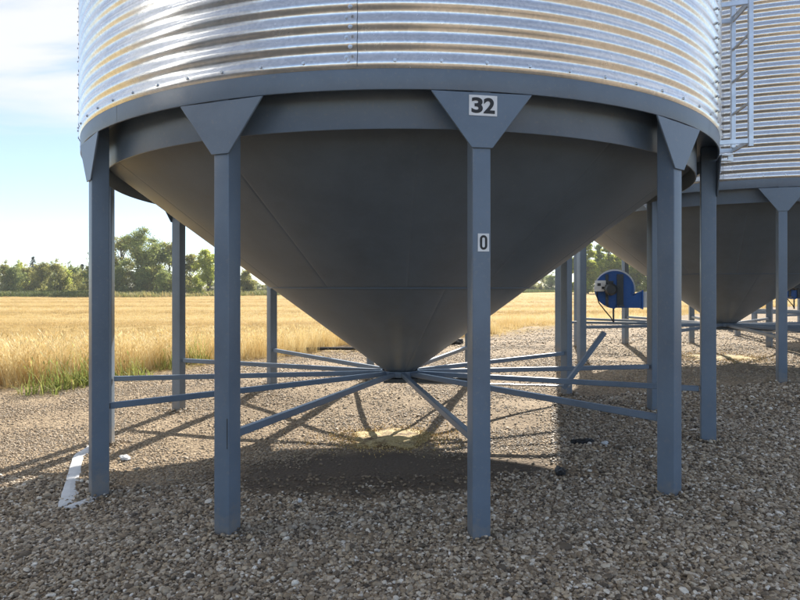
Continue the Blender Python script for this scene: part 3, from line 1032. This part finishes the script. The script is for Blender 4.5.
# stubble over the field, thinning with distance
P_ = []; S_ = []
for d0, d1, dens, size in ((5.5, 16, 22, 0.85), (16, 26, 12, 1.0), (26, 45, 5.5, 1.25), (45, 75, 2.4, 1.6), (75, 120, 0.9, 2.1)):
    p = in_view(int(area(d0, d1, 2, 0.8) * dens), d0, d1, 2, 0.8)
    P_.append(p); S_.append(size * rng.uniform(0.7, 1.2, len(p)))
p = np.concatenate(P_); s = np.concatenate(S_)
es = edge_s(p[:, 0], p[:, 1])
k = (es > 0.1 + rng.random(len(p)) * 0.4) & (p[:, 1] < field_end(p[:, 0]) - 1)
p = p[k]; s = s[k]; es = es[k]
rows_ = np.sin(p[:, 1] * 0.55 + 0.35 * np.sin(p[:, 0] * 0.12)) * 0.5 + 0.5
tone = np.clip(rng.normal(0.50, 0.15, len(p)) + 0.6 * (rows_ - 0.5) + 0.25 * np.exp(-es / 2.5), 0, 1)
hz = (0.42 + 0.62 * np.exp(-es / 2.6)) * (0.8 + 0.4 * rng.random(len(p)))
z = height(p[:, 0], p[:, 1]) + 0.03
scatter('field_stubble', np.column_stack([p, z]), np.column_stack([rng.normal(0, 0.1, (len(p), 2)), rng.uniform(0, 6.28, len(p))]),
        np.column_stack([s, s, np.minimum(s, 1.15) * hz]), tone, rng.integers(0, 5, len(p)),
        [blade_mesh('stubble', M_STRAW, 34, 0.24, 0.27, 0.010, 0.45, i, flat_=0.25) for i in range(5)])

# tall dry grass along the left edge of the field
n = 3400
tt = rng.uniform(-6, 9.5, n); off = np.abs(rng.normal(0, 1.5, n)) + 0.12
x = -6.2 + tt + -off * 0.707; y = 9.4 + tt + off * 0.707
sc_ = np.clip(1.05 - off * 0.10, 0.5, 1.1) * np.clip(1.3 - (tt + 6) * 0.055, 0.4, 1.3) * rng.uniform(0.65, 1.15, n)
k = edge_s(x, y) > 0.12
x, y, sc_ = x[k], y[k], sc_[k]; n = len(x)
scatter('tall_dry_grass', np.column_stack([x, y, height(x, y) + 0.01]), np.column_stack([rng.normal(0, 0.12, (n, 2)), rng.uniform(0, 6.28, n)]),
        np.column_stack([sc_, sc_, sc_]), np.clip(rng.normal(0.74, 0.2, n), 0, 1), rng.integers(0, 5, n),
        [blade_mesh('tall_grass', M_STRAW, 16, 0.13, 0.72, 0.010, 0.42, 40 + i, heads=0.55) for i in range(5)])

# straw litter on the gravel beside the field
n = 2600
tt = rng.uniform(-6, 16, n); off = -np.abs(rng.normal(0, 0.55, n)) + 0.3
x = -6.2 + tt - off * 0.707; y = 9.4 + tt + off * 0.707
scatter('straw_litter', np.column_stack([x, y, height(x, y) + 0.012]), np.column_stack([rng.normal(1.45, 0.12, n), rng.normal(0, 0.1, n), rng.uniform(0, 6.28, n)]),
        np.full((n, 3), 0.55) * rng.uniform(0.4, 1.1, (n, 1)), rng.random(n), rng.integers(0, 2, n),
        [blade_mesh('litter', M_STRAW, 5, 0.10, 0.45, 0.009, 0.3, 80 + i) for i in range(2)])

# green weeds standing singly along the edge
WEEDS = [(44, 391, .50, .30, 'leafy green weed clump sprawling onto the gravel at the far left'),
         (70, 386, .62, .26, 'tall green grass tuft beside the left front leg'),
         (92, 383, .62, .24, 'dense dark green weed tuft just left of the left front leg'),
         (131, 378, .42, .30, 'yellow green weed clump between the two left legs'),
         (167, 370, .40, .26, 'small green weed clump beside the left rear leg'),
         (195, 366, .62, .30, 'bushy green weed clump right of the left rear leg'),
         (258, 352, .35, .22, 'low green grass tuft near the rear leg before the stubble'),
         (318, 346, .22, .30, 'flat green grass patch behind the black pipe'),
         (345, 345, .20, .28, 'short green tuft by the end of the black pipe')]
for i, (px, py, hh, rad, lab) in enumerate(WEEDS):
    d = 1.58 * 603 / (py - 286.5); X = (px - 400) * d / 603
    me = bpy.data.meshes.new('weed_clump')
    v1_, f1_ = blades(48, rad * 0.8, hh * 1.05, 0.013, 0.6, 200 + i, heads=0.15)
    v2_, f2_ = blades(50, rad * 1.2, hh * 0.5, 0.024, 1.3, 230 + i)
    me.from_pydata(v1_ + v2_, [], f1_ + [tuple(q + len(v1_) for q in f) for f in f2_]); me.materials.append(M_WEED)
    o = link('weed_clump', me, None, (X, d, H1(X, d)))
    tag(o, lab, 'weed', 'green weeds along the field edge')


# ---------------------------------------------------------------- trees
def leaf_cloud(rnd, centres, per, size, squash=0.8, droop=0.0):
    C = np.array([c[:3] for c in centres]); Rr = np.array([c[3] for c in centres])
    n = per * len(C)
    w = Rr ** 2 / (Rr ** 2).sum()
    ci = rnd.choice(len(C), n, p=w)
    dirs = rnd.normal(0, 1, (n, 3)); dirs /= np.linalg.norm(dirs, axis=1)[:, None]
    rad = Rr[ci] * rnd.random(n) ** 0.45 * (1 + 0.30 * rnd.normal(0, 1, n))
    pos = C[ci] + dirs * rad[:, None] * np.array([1, 1, squash])
    nrm = rnd.normal(0, 1, (n, 3)) + dirs * 0.5; nrm[:, 2] += 0.3
    nrm /= np.linalg.norm(nrm, axis=1)[:, None]
    t1 = np.cross(nrm, rnd.normal(0, 1, (n, 3))); t1 /= np.linalg.norm(t1, axis=1)[:, None]
    t2 = np.cross(nrm, t1)
    s = size * rnd.uniform(0.55, 1.35, n)[:, None]
    q = np.stack([pos - t1 * s, pos + t2 * s * 0.6 + nrm * s * 0.1, pos + t1 * s, pos - t2 * s * 0.6 + nrm * s * 0.1], 1)
    return q.reshape(-1, 3), np.arange(n * 4).reshape(-1, 4)


def crown_obj(name, V, F, mat, parent):
    me = bpy.data.meshes.new(name)
    me.from_pydata(V.tolist(), [], F.tolist()); me.materials.append(mat)
    return link(name, me, parent)


def make_tree(seed, h, w, kind, leafmat, dens=1.0, lsize=0.16, bare=0.25):
    rnd = np.random.default_rng(seed); rr = random.Random(seed)
    root = empty('tree')
    mb = MB(); cs = []
    if kind == 'spruce':
        mb.tube([(0, 0, -0.3), (0, 0, h * 0.97)], [h * 0.02, 0.02], 7)
        L = 30
        for i in range(L):
            f = i / (L - 1); z = h * (0.10 + 0.87 * f); rad = w / 2 * (1 - f) ** 0.75 + 0.10
            nb = max(4, int(9 * (1 - f) + 3))
            for k in range(nb):
                a = rr.uniform(0, 6.283); q = rad * rr.uniform(0.25, 0.95)
                cs.append((q * math.cos(a), q * math.sin(a), z - q * 0.28, max(0.24, 0.36 * rad)))
        V, F = leaf_cloud(rnd, cs, int(34 * dens), lsize * 0.8, 0.7)
        nm = 'spruce_tree'
    else:
        nst = 1 if kind != 'bush' else 3
        top = h * (0.86 if kind != 'bush' else 0.72)
        for s in range(nst):
            ox = 0 if nst == 1 else rr.uniform(-w * .18, w * .18)
            lean = rr.uniform(-0.05, 0.05) * h
            P = [(ox, 0, -0.3), (ox + lean * 0.2, lean * .1, top * 0.35), (ox + lean * 0.6, lean * .3, top * 0.7), (ox + lean, lean * .4, top)]
            mb.tube(P, [h * 0.018, h * 0.014, h * 0.008, h * 0.003], 7)
        n = {'round': 34, 'poplar': 40, 'bush': 26, 'airy': 26}[kind]
        for i in range(n):
            f = rr.random()
            z = h * (bare + (0.98 - bare) * f)
            if kind == 'poplar': e = (0.55 + 0.45 * math.sin(math.pi * min(1, f * 1.15))) * (1 - 0.75 * f ** 3)
            elif kind == 'bush': e = math.sqrt(max(0.05, 1 - (f * 0.93) ** 2))
            elif kind == 'airy': e = (0.55 + 0.45 * math.sin(math.pi * (0.12 + 0.8 * f))) * (1 - 0.45 * f * f)
            else: e = math.sin(math.pi * (0.16 + 0.76 * f)) ** 0.7
            a = rr.uniform(0, 6.283); q = w / 2 * e * math.sqrt(rr.random()) * 0.95
            rc = {'round': 0.15, 'poplar': 0.17, 'bush': 0.2, 'airy': 0.13}[kind] * w * rr.uniform(0.6, 1.15) * (0.6 + 0.4 * e)
            c = (q * math.cos(a), q * math.sin(a), z)
            cs.append((*c, rc))
            zb_ = max(0.2, z - q * rr.uniform(0.7, 1.3) - 0.1 * h)
            mb.tube([(0, 0, min(zb_, top)), (c[0] * .5, c[1] * .5, (zb_ + z) / 2 + 0.02 * h), c], [h * 0.006, h * 0.004, h * 0.0015], 5, cap=False)
            if i % 4 == 0: cs.append((c[0] * 0.45, c[1] * 0.45, z, 0.30 * w * e))
            for _ in range(2):
                cs.append((c[0] + rr.gauss(0, rc), c[1] + rr.gauss(0, rc), c[2] + rr.gauss(0, rc * .7), rc * rr.uniform(0.3, 0.6)))
        V, F = leaf_cloud(rnd, cs, int({'round': 62, 'poplar': 70, 'bush': 60, 'airy': 48}[kind] * dens), lsize)
        nm = {'round': 'broadleaf_tree', 'poplar': 'poplar_tree', 'bush': 'bushy_tree', 'airy': 'young_tree'}[kind]
    root.name = nm
    mb.build('trunk', M_BARK, root, sharp=60)
    crown_obj('crown', V, F, leafmat, root)
    return root


def put(o, px, d, rz=0.0, sx=1.0, sz=1.0, z=None):
    o.location = ((px - 400) * d / 603, d, 0.1 if z is None else z)
    o.rotation_euler = (0, 0, rz); o.scale = (sx, sx, sz)


def htop(py, d): return 1.5 + (286.5 - py) * d / 603


def width(px, d): return px * d / 603


# singled-out trees
D = 92
for sd_, px, top, d, wd, kd, mt_, dn, lab in (
        (11, 138, 227, 92, 46, 'airy', M_LEAF, 3.4, 'tallest slender tree in the gap between the left front and left rear legs'),
        (17, 121, 231, 94, 44, 'airy', M_LEAF2, 3.0, 'tall olive tree directly right of the left front leg'),
        (12, 156, 238, 95, 40, 'airy', M_LEAF, 2.8, 'medium slender tree left of the left rear leg'),
        (18, 170, 242, 97, 36, 'airy', M_LEAF2, 2.6, 'olive tree just touching the left edge of the left rear leg'),
        (19, 147, 252, 99, 30, 'round', M_LEAF3, 1.8, 'lower yellow green tree filling in behind the slender trees'),
        (13, 208, 250, 96, 34, 'airy', M_LEAF3, 2.8, 'slim young yellow green tree with bare lower trunk right of the left rear leg'),
        (14, 191, 254, 98, 30, 'airy', M_LEAF2, 2.4, 'olive green tree directly right of the left rear leg')):
    t_ = make_tree(sd_, htop(top, d), width(wd, d), kd, mt_, dn, 0.12, 0.10 if px != 208 else 0.2); put(t_, px, d)
    tag(t_, lab, 'tree', 'trees beyond the field')
t_ = make_tree(15, htop(270, 100), width(20, 100), 'round', M_LEAF2, 1.8, 0.12, 0.15); put(t_, 247, 100)
tag(t_, 'small tree just right of the second front leg', 'tree', 'trees beyond the field')
t_ = make_tree(16, htop(236, 95), width(34, 95), 'airy', M_LEAF, 2.8, 0.125, 0.2); put(t_, 101, 95)
tag(t_, 'broadleaf tree mostly hidden behind the left front leg', 'tree', 'trees beyond the field')
for i, (px, top, wd, lab) in enumerate(((33, 256, 13, 'tallest dark spruce rising above the treeline at far left'),
                                        (71, 266, 9, 'small dark spruce tip beside the distant utility pole'),
                                        (82, 264, 10, 'dark spruce nearest to the left front leg'))):
    D = 118
    t_ = make_tree(30 + i, htop(top, D), width(wd * 1.45, D), 'spruce', M_NEEDLE, 1.6, 0.16); put(t_, px, D)
    tag(t_, lab, 'tree', 'spruces in the treeline')

# bushy treeline at the far left: four kinds, copied
protos = [make_tree(50, 5.0, 5.0, 'bush', M_LEAF, 1.8, 0.125, 0.03), make_tree(51, 5.0, 5.0, 'bush', M_LEAF2, 1.8, 0.125, 0.03),
          make_tree(52, 5.4, 4.2, 'bush', M_LEAF2, 1.8, 0.125, 0.05), make_tree(53, 5.0, 4.6, 'bush', M_LEAF3, 1.6, 0.125, 0.03)]
index_children()
used = [False] * 4
ORD = ['first', 'second', 'third', 'fourth', 'fifth', 'sixth', 'seventh', 'eighth', 'ninth', 'tenth', 'eleventh', 'twelfth', 'thirteenth', 'fourteenth']


def bush(i, px, d, sx, top, lab, grp):
    o = protos[i] if not used[i] else copy_tree(protos[i])
    used[i] = True
    put(o, px, d, random.uniform(0, 6.28), sx, htop(top, d) / 4.9)
    tag(o, lab, 'tree', grp)


HUE = ['green', 'olive', 'narrow olive', 'yellowing']
for j, (px, top, i) in enumerate(((-9, 268, 0), (4, 266, 1), (13, 268, 0), (20, 264, 3), (28, 269, 1), (40, 265, 2), (48, 268, 0), (56, 265, 1), (63, 267, 3), (74, 268, 0), (85, 271, 1), (95, 270, 2))):
    bush(i, px, 98 + random.uniform(-4, 8), random.uniform(0.62, 0.85), top,
         '%s bushy tree, %s from the left in the low treeline across the field' % (HUE[i], ORD[j]), 'bushy trees in the left treeline')
for j, (px, top, i) in enumerate(((107, 270, 1), (119, 268, 0), (131, 272, 1), (142, 271, 0), (152, 268, 2), (164, 272, 0), (178, 274, 1), (196, 278, 3))):
    bush(i, px, 89 + random.uniform(-1, 3), random.uniform(0.5, 0.66), top,
         '%s bush, %s from the left under the tall trees behind the left legs' % (HUE[i], ORD[j]), 'bushes under the tall trees')
for j, (px, top, i) in enumerate(((214, 283, 1), (226, 282, 0), (244, 281, 2), (256, 283, 0), (268, 284, 1))):
    bush(i, px, 170 + random.uniform(-6, 6), random.uniform(0.8, 1.0), top,
         '%s distant tree, %s from the left in the low line beyond the cone edge' % (HUE[i], ORD[j]), 'distant low trees behind the cone')
for j, (px, top, i) in enumerate(((496, 274, 0), (508, 276, 1), (519, 274, 0), (530, 277, 2), (540, 274, 1), (551, 276, 0), (561, 275, 1))):
    bush(i, px, 158 + random.uniform(-4, 6), random.uniform(0.8, 1.1), top,
         '%s bush, %s from the left in the low hedge right of the front leg' % (HUE[i], ORD[j]), 'bushes in the far hedge')
pop = [make_tree(61, 13.0, 5.0, 'poplar', M_LEAF3, 2.4, 0.16, 0.02), make_tree(62, 12.5, 5.2, 'poplar', M_LEAF3, 2.4, 0.16, 0.02), make_tree(63, 12, 5.4, 'poplar', M_LEAF, 2.4, 0.16, 0.02)]
index_children()
for j, px in enumerate((577, 588, 599, 609, 619, 629, 639, 649, 660, 672)):
    o = pop[j] if j < 3 else copy_tree(pop[(0, 1, 2, 1, 0, 1, 0)[j - 3]])
    d = 124 + random.uniform(-5, 7)
    put(o, px, d, random.uniform(0, 6.28), random.uniform(0.95, 1.2), random.uniform(0.78, 0.94))
    tag(o, 'sunlit poplar, %s from the left in the row behind the blue fan' % ORD[j], 'tree', 'poplars in the row behind the fan')

# rough grass where the field stops
n = 5200
x = np.concatenate([rng.uniform(-75, -8, 3600), rng.uniform(-8, 75, 1600)])
y = field_end(x) + rng.uniform(-2.0, 13, n)
z = np.maximum(0.125 + 0.30 * np.clip((y - field_end(x)) / 20, -1, 1), 0.1)
sc_ = rng.uniform(0.7, 1.5, n)
scatter('verge_grass', np.column_stack([x, y, z]), np.column_stack([rng.normal(0, 0.1, (n, 2)), rng.uniform(0, 6.28, n)]),
        np.column_stack([sc_ * 1.6, sc_ * 1.6, sc_]), np.clip(rng.normal(0.35, 0.25, n) + 0.3 * np.sin(x * 0.15), 0, 1), rng.integers(0, 3, n),
        [blade_mesh('verge_tuft', M_VGRASS, 26, 0.5, 0.55, 0.05, 0.5, 300 + i) for i in range(3)])

# utility pole far off above the treeline
up = empty('utility_pole', ((68 - 400) * 200 / 603, 200, 0.1))
mb = MB(); mb.tube([(0, 0, -0.3), (0, 0, 9.6)], [0.16, 0.11], 8); mb.build('pole', M_POLE, up)
mb = MB(); mb.box((0, -0.12, 9.2), (2.2, 0.1, 0.14)); ca_ = mb.build('crossarm', M_POLE, up)
for x in (-0.95, -0.4, 0.4, 0.95):
    mb = MB(); mb.tube([(x, -0.12, 9.26), (x, -0.12, 9.48)], [0.05, 0.03], 6); mb.build('insulator', M_GREYBOX, ca_)
tag(up, 'distant wooden utility pole with crossarm above the treeline', 'pole')


# ---------------------------------------------------------------- small things on the ground
def mound(name, cx, cy, rx, ry, h, mat, seed):
    vs = []; fs = []; NR, NA = 14, 48
    off = Vector((seed, seed * 2.1, 0))
    for i in range(NR + 1):
        f = i / NR
        for k in range(NA):
            a = 2 * math.pi * k / NA
            wob = 1 + 0.45 * mnoise.noise(Vector((math.cos(a) * 1.6, math.sin(a) * 1.6, seed))) + 0.16 * mnoise.noise(Vector((math.cos(a) * 5, math.sin(a) * 5, seed)))
            x = cx + rx * wob * f * math.cos(a); y = cy + ry * wob * f * math.sin(a)
            zz = h * (1 - f * f) * (0.8 + 0.5 * mnoise.noise(Vector((x * 5, y * 5, 0)) + off)) - 0.03 * max(0, f - 0.85) / 0.15 + 0.012 * mnoise.noise(Vector((x * 14, y * 14, 0)) + off)
            vs.append((x - cx, y - cy, H1(cx, cy) * 0 + zz))
    for i in range(NR):
        for k in range(NA):
            fs.append((i * NA + k, i * NA + (k + 1) % NA, (i + 1) * NA + (k + 1) % NA, (i + 1) * NA + k))
    me = bpy.data.meshes.new(name); me.from_pydata(vs, [], fs)
    me.polygons.foreach_set('use_smooth', [True] * len(fs)); me.materials.append(mat)
    return link(name, me, None, (cx, cy, H1(cx, cy) + 0.008))


kernel_me = stone_mesh(31); kernel_me.materials.clear(); kernel_me.materials.append(M_STRAW)
gp = mound('grain_pile', -0.10, 6.2, 0.50, 0.44, 0.030, M_GRAIN, 3.3)
n = 4200
kx = np.concatenate([rng.normal(-0.10, 0.33, n // 2), rng.normal(6.25, 0.6, n // 2)]); ky = np.concatenate([rng.normal(6.2, 0.24, n // 2), rng.normal(11.75, 0.5, n // 2)])
scatter('grain_kernels', np.column_stack([kx, ky, height(kx, ky) + 0.016]), rng.uniform(0, 6.28, (n, 3)), np.column_stack([np.full(n, 0.016), np.full(n, 0.010), np.full(n, 0.010)]) * rng.uniform(0.8, 1.3, (n, 1)),
        rng.random(n), np.zeros(n), [kernel_me])
gp2 = mound('grain_pile', 6.25, 11.75, 0.75, 0.5, 0.04, M_GRAIN, 7.7)
tag(gp2, 'thin spread of spilled pale grain under the second bin', 'grain pile')
tag(gp, 'low pile of spilled yellow grain on the gravel below the hopper mouth', 'grain pile')


def ragged_strip(name, pts, w, mat, seed, th=0.012):
    """thin strip lying on the ground with broken right-hand edge"""
    r = random.Random(seed); vs = []; fs = []
    pts = [Vector((*p, 0)) for p in pts]
    N = 26
    tot = len(pts) - 1
    for i in range(N + 1):
        f = i / N * tot; j = min(int(f), tot - 1); p = pts[j].lerp(pts[j + 1], f - j)
        d = (pts[j + 1] - pts[j]).normalized(); s = Vector((d.y, -d.x, 0))
        ww = w * (0.75 + 0.5 * r.random()) * (0.35 if i in (0, N) else 1)
        ww0 = 0.008 * r.random()
        for q in (-ww0, ww * 0.5, ww):
            g = p + s * q
            vs.append((g.x, g.y, H1(g.x, g.y) + 0.016 + 0.004 * r.random() - (0.008 if q == ww else 0)))
    top = len(vs)
    vs += [(x, y, z - th) for x, y, z in vs]
    for i in range(N):
        for k in range(2):
            a = i * 3 + k
            fs.append((a, a + 1, a + 4, a + 3)); fs.append((top + a, top + a + 3, top + a + 4, top + a + 1))
        for k in (0, 2):
            a = i * 3 + k; fs.append((a, a + 3, top + a + 3, top + a))
    for i in (0, N):
        for k in range(2):
            a = i * 3 + k; fs.append((a, a + 1, top + a + 1, top + a))
    o_ = Vector(vs[0])
    me = bpy.data.meshes.new(name); me.from_pydata([tuple(Vector(v) - o_) for v in vs], [], fs); me.materials.append(mat)
    bm = bmesh.new(); bm.from_mesh(me); bmesh.ops.recalc_face_normals(bm, faces=bm.faces); bm.to_mesh(me); bm.free()
    return link(name, me, None, o_)


def G(px, py, z0=0.0):
    d = (1.6 - z0) * 603 / (py - 286.5)
    return ((px - 400) * d / 603, d)


s1 = ragged_strip('white_strip', [G(58, 508, -.05), G(74, 458, -.05), G(92, 446, -.05)], 0.095, M_WHITE, 4)
tag(s1, 'long white plastic strip half buried in the gravel beside the left front leg', 'plastic strip', 'white plastic strips on the gravel')
s2 = ragged_strip('white_strip', [G(64, 508, -.05), G(95, 495, -.05)], 0.07, M_WHITE, 9)
tag(s2, 'short white plastic strip lying at the foot of the left front leg', 'plastic strip', 'white plastic strips on the gravel')


def lump(name, loc, size, mat, seed, lab, cat, group=None):
    bm = bmesh.new(); bmesh.ops.create_icosphere(bm, subdivisions=3, radius=0.5)
    off = Vector((seed, seed * 1.7, seed * 0.3))
    for v in bm.verts:
        v.co *= 1 + 0.5 * mnoise.noise(v.co * 2.3 + off) + 0.25 * mnoise.noise(v.co * 6 + off)
        v.co = Vector((v.co.x * size[0], v.co.y * size[1], v.co.z * size[2]))
    me = bpy.data.meshes.new(name); bm.to_mesh(me); bm.free(); me.materials.append(mat)
    o = link(name, me, None, (loc[0], loc[1], H1(*loc) + size[2] * 0.3))
    o.rotation_euler = (0, 0, seed)
    return tag(o, lab, cat, group)


lump('white_clod', G(125, 458, -.03), (0.13, 0.09, 0.05), M_WHITE, 2.2, 'crumbled white lump on the gravel right of the left front leg', 'white lump')
o = lump('black_scrap', G(585, 442, .13), (0.26, 0.07, 0.06), M_BLACK, 0.2, 'crumpled black scrap lying on shaded gravel left of the right front leg', 'scrap')
lump('pale_stone', G(605, 444, .13), (0.075, 0.055, 0.04), M_WHITE, 1.2, 'single pale stone lying right beside the black scrap', 'stone')
lump('white_scrap', G(300, 502, .03), (0.075, 0.03, 0.03), M_WHITE, 5.2, 'small white scrap at the near edge of the dark soil', 'scrap')
lump('black_clod', G(560, 474, .08), (0.16, 0.08, 0.05), M_BLACK, 4.6, 'dark clod on the shaded gravel between the two right front legs', 'clod')
lump('black_rag', G(455, 347.5, .1), (0.42, 0.2, 0.18), M_BLACK, 3.6, 'black rag lying behind the cone next to the front leg', 'rag')
a, b_ = G(294, 351.5, .08), G(356, 350.5, .08)
mb = MB()
mid = ((a[0] + b_[0]) / 2, (a[1] + b_[1]) / 2)
mb.tube([(a[0] - mid[0], a[1] - mid[1], 0.0), (0, 0, 0.01), (b_[0] - mid[0], b_[1] - mid[1], 0.0)], 0.04, 10)
o = mb.build('black_pipe', M_BLACK); o.location = (mid[0], mid[1], H1(*mid) + 0.06)
tag(o, 'straight black pipe lying on the gravel behind the left brace', 'pipe')

# ---------------------------------------------------------------- air
mb = MB(); mb.box((0, 150, 10.5), (900, 620, 25))
hz_m = bpy.data.materials.new('haze'); hz_m.use_nodes = True
nt = hz_m.node_tree
nt.nodes.remove(nt.nodes['Principled BSDF'])
pv = nt.nodes.new('ShaderNodeVolumePrincipled')
pv.inputs['Color'].default_value = (0.92, 0.95, 1.0, 1)
pv.inputs['Density'].default_value = 0.0006
nt.links.new(pv.outputs[0], nt.nodes['Material Output'].inputs['Volume'])
hz_o = mb.build('haze', hz_m)
hz_o['kind'] = 'stuff'
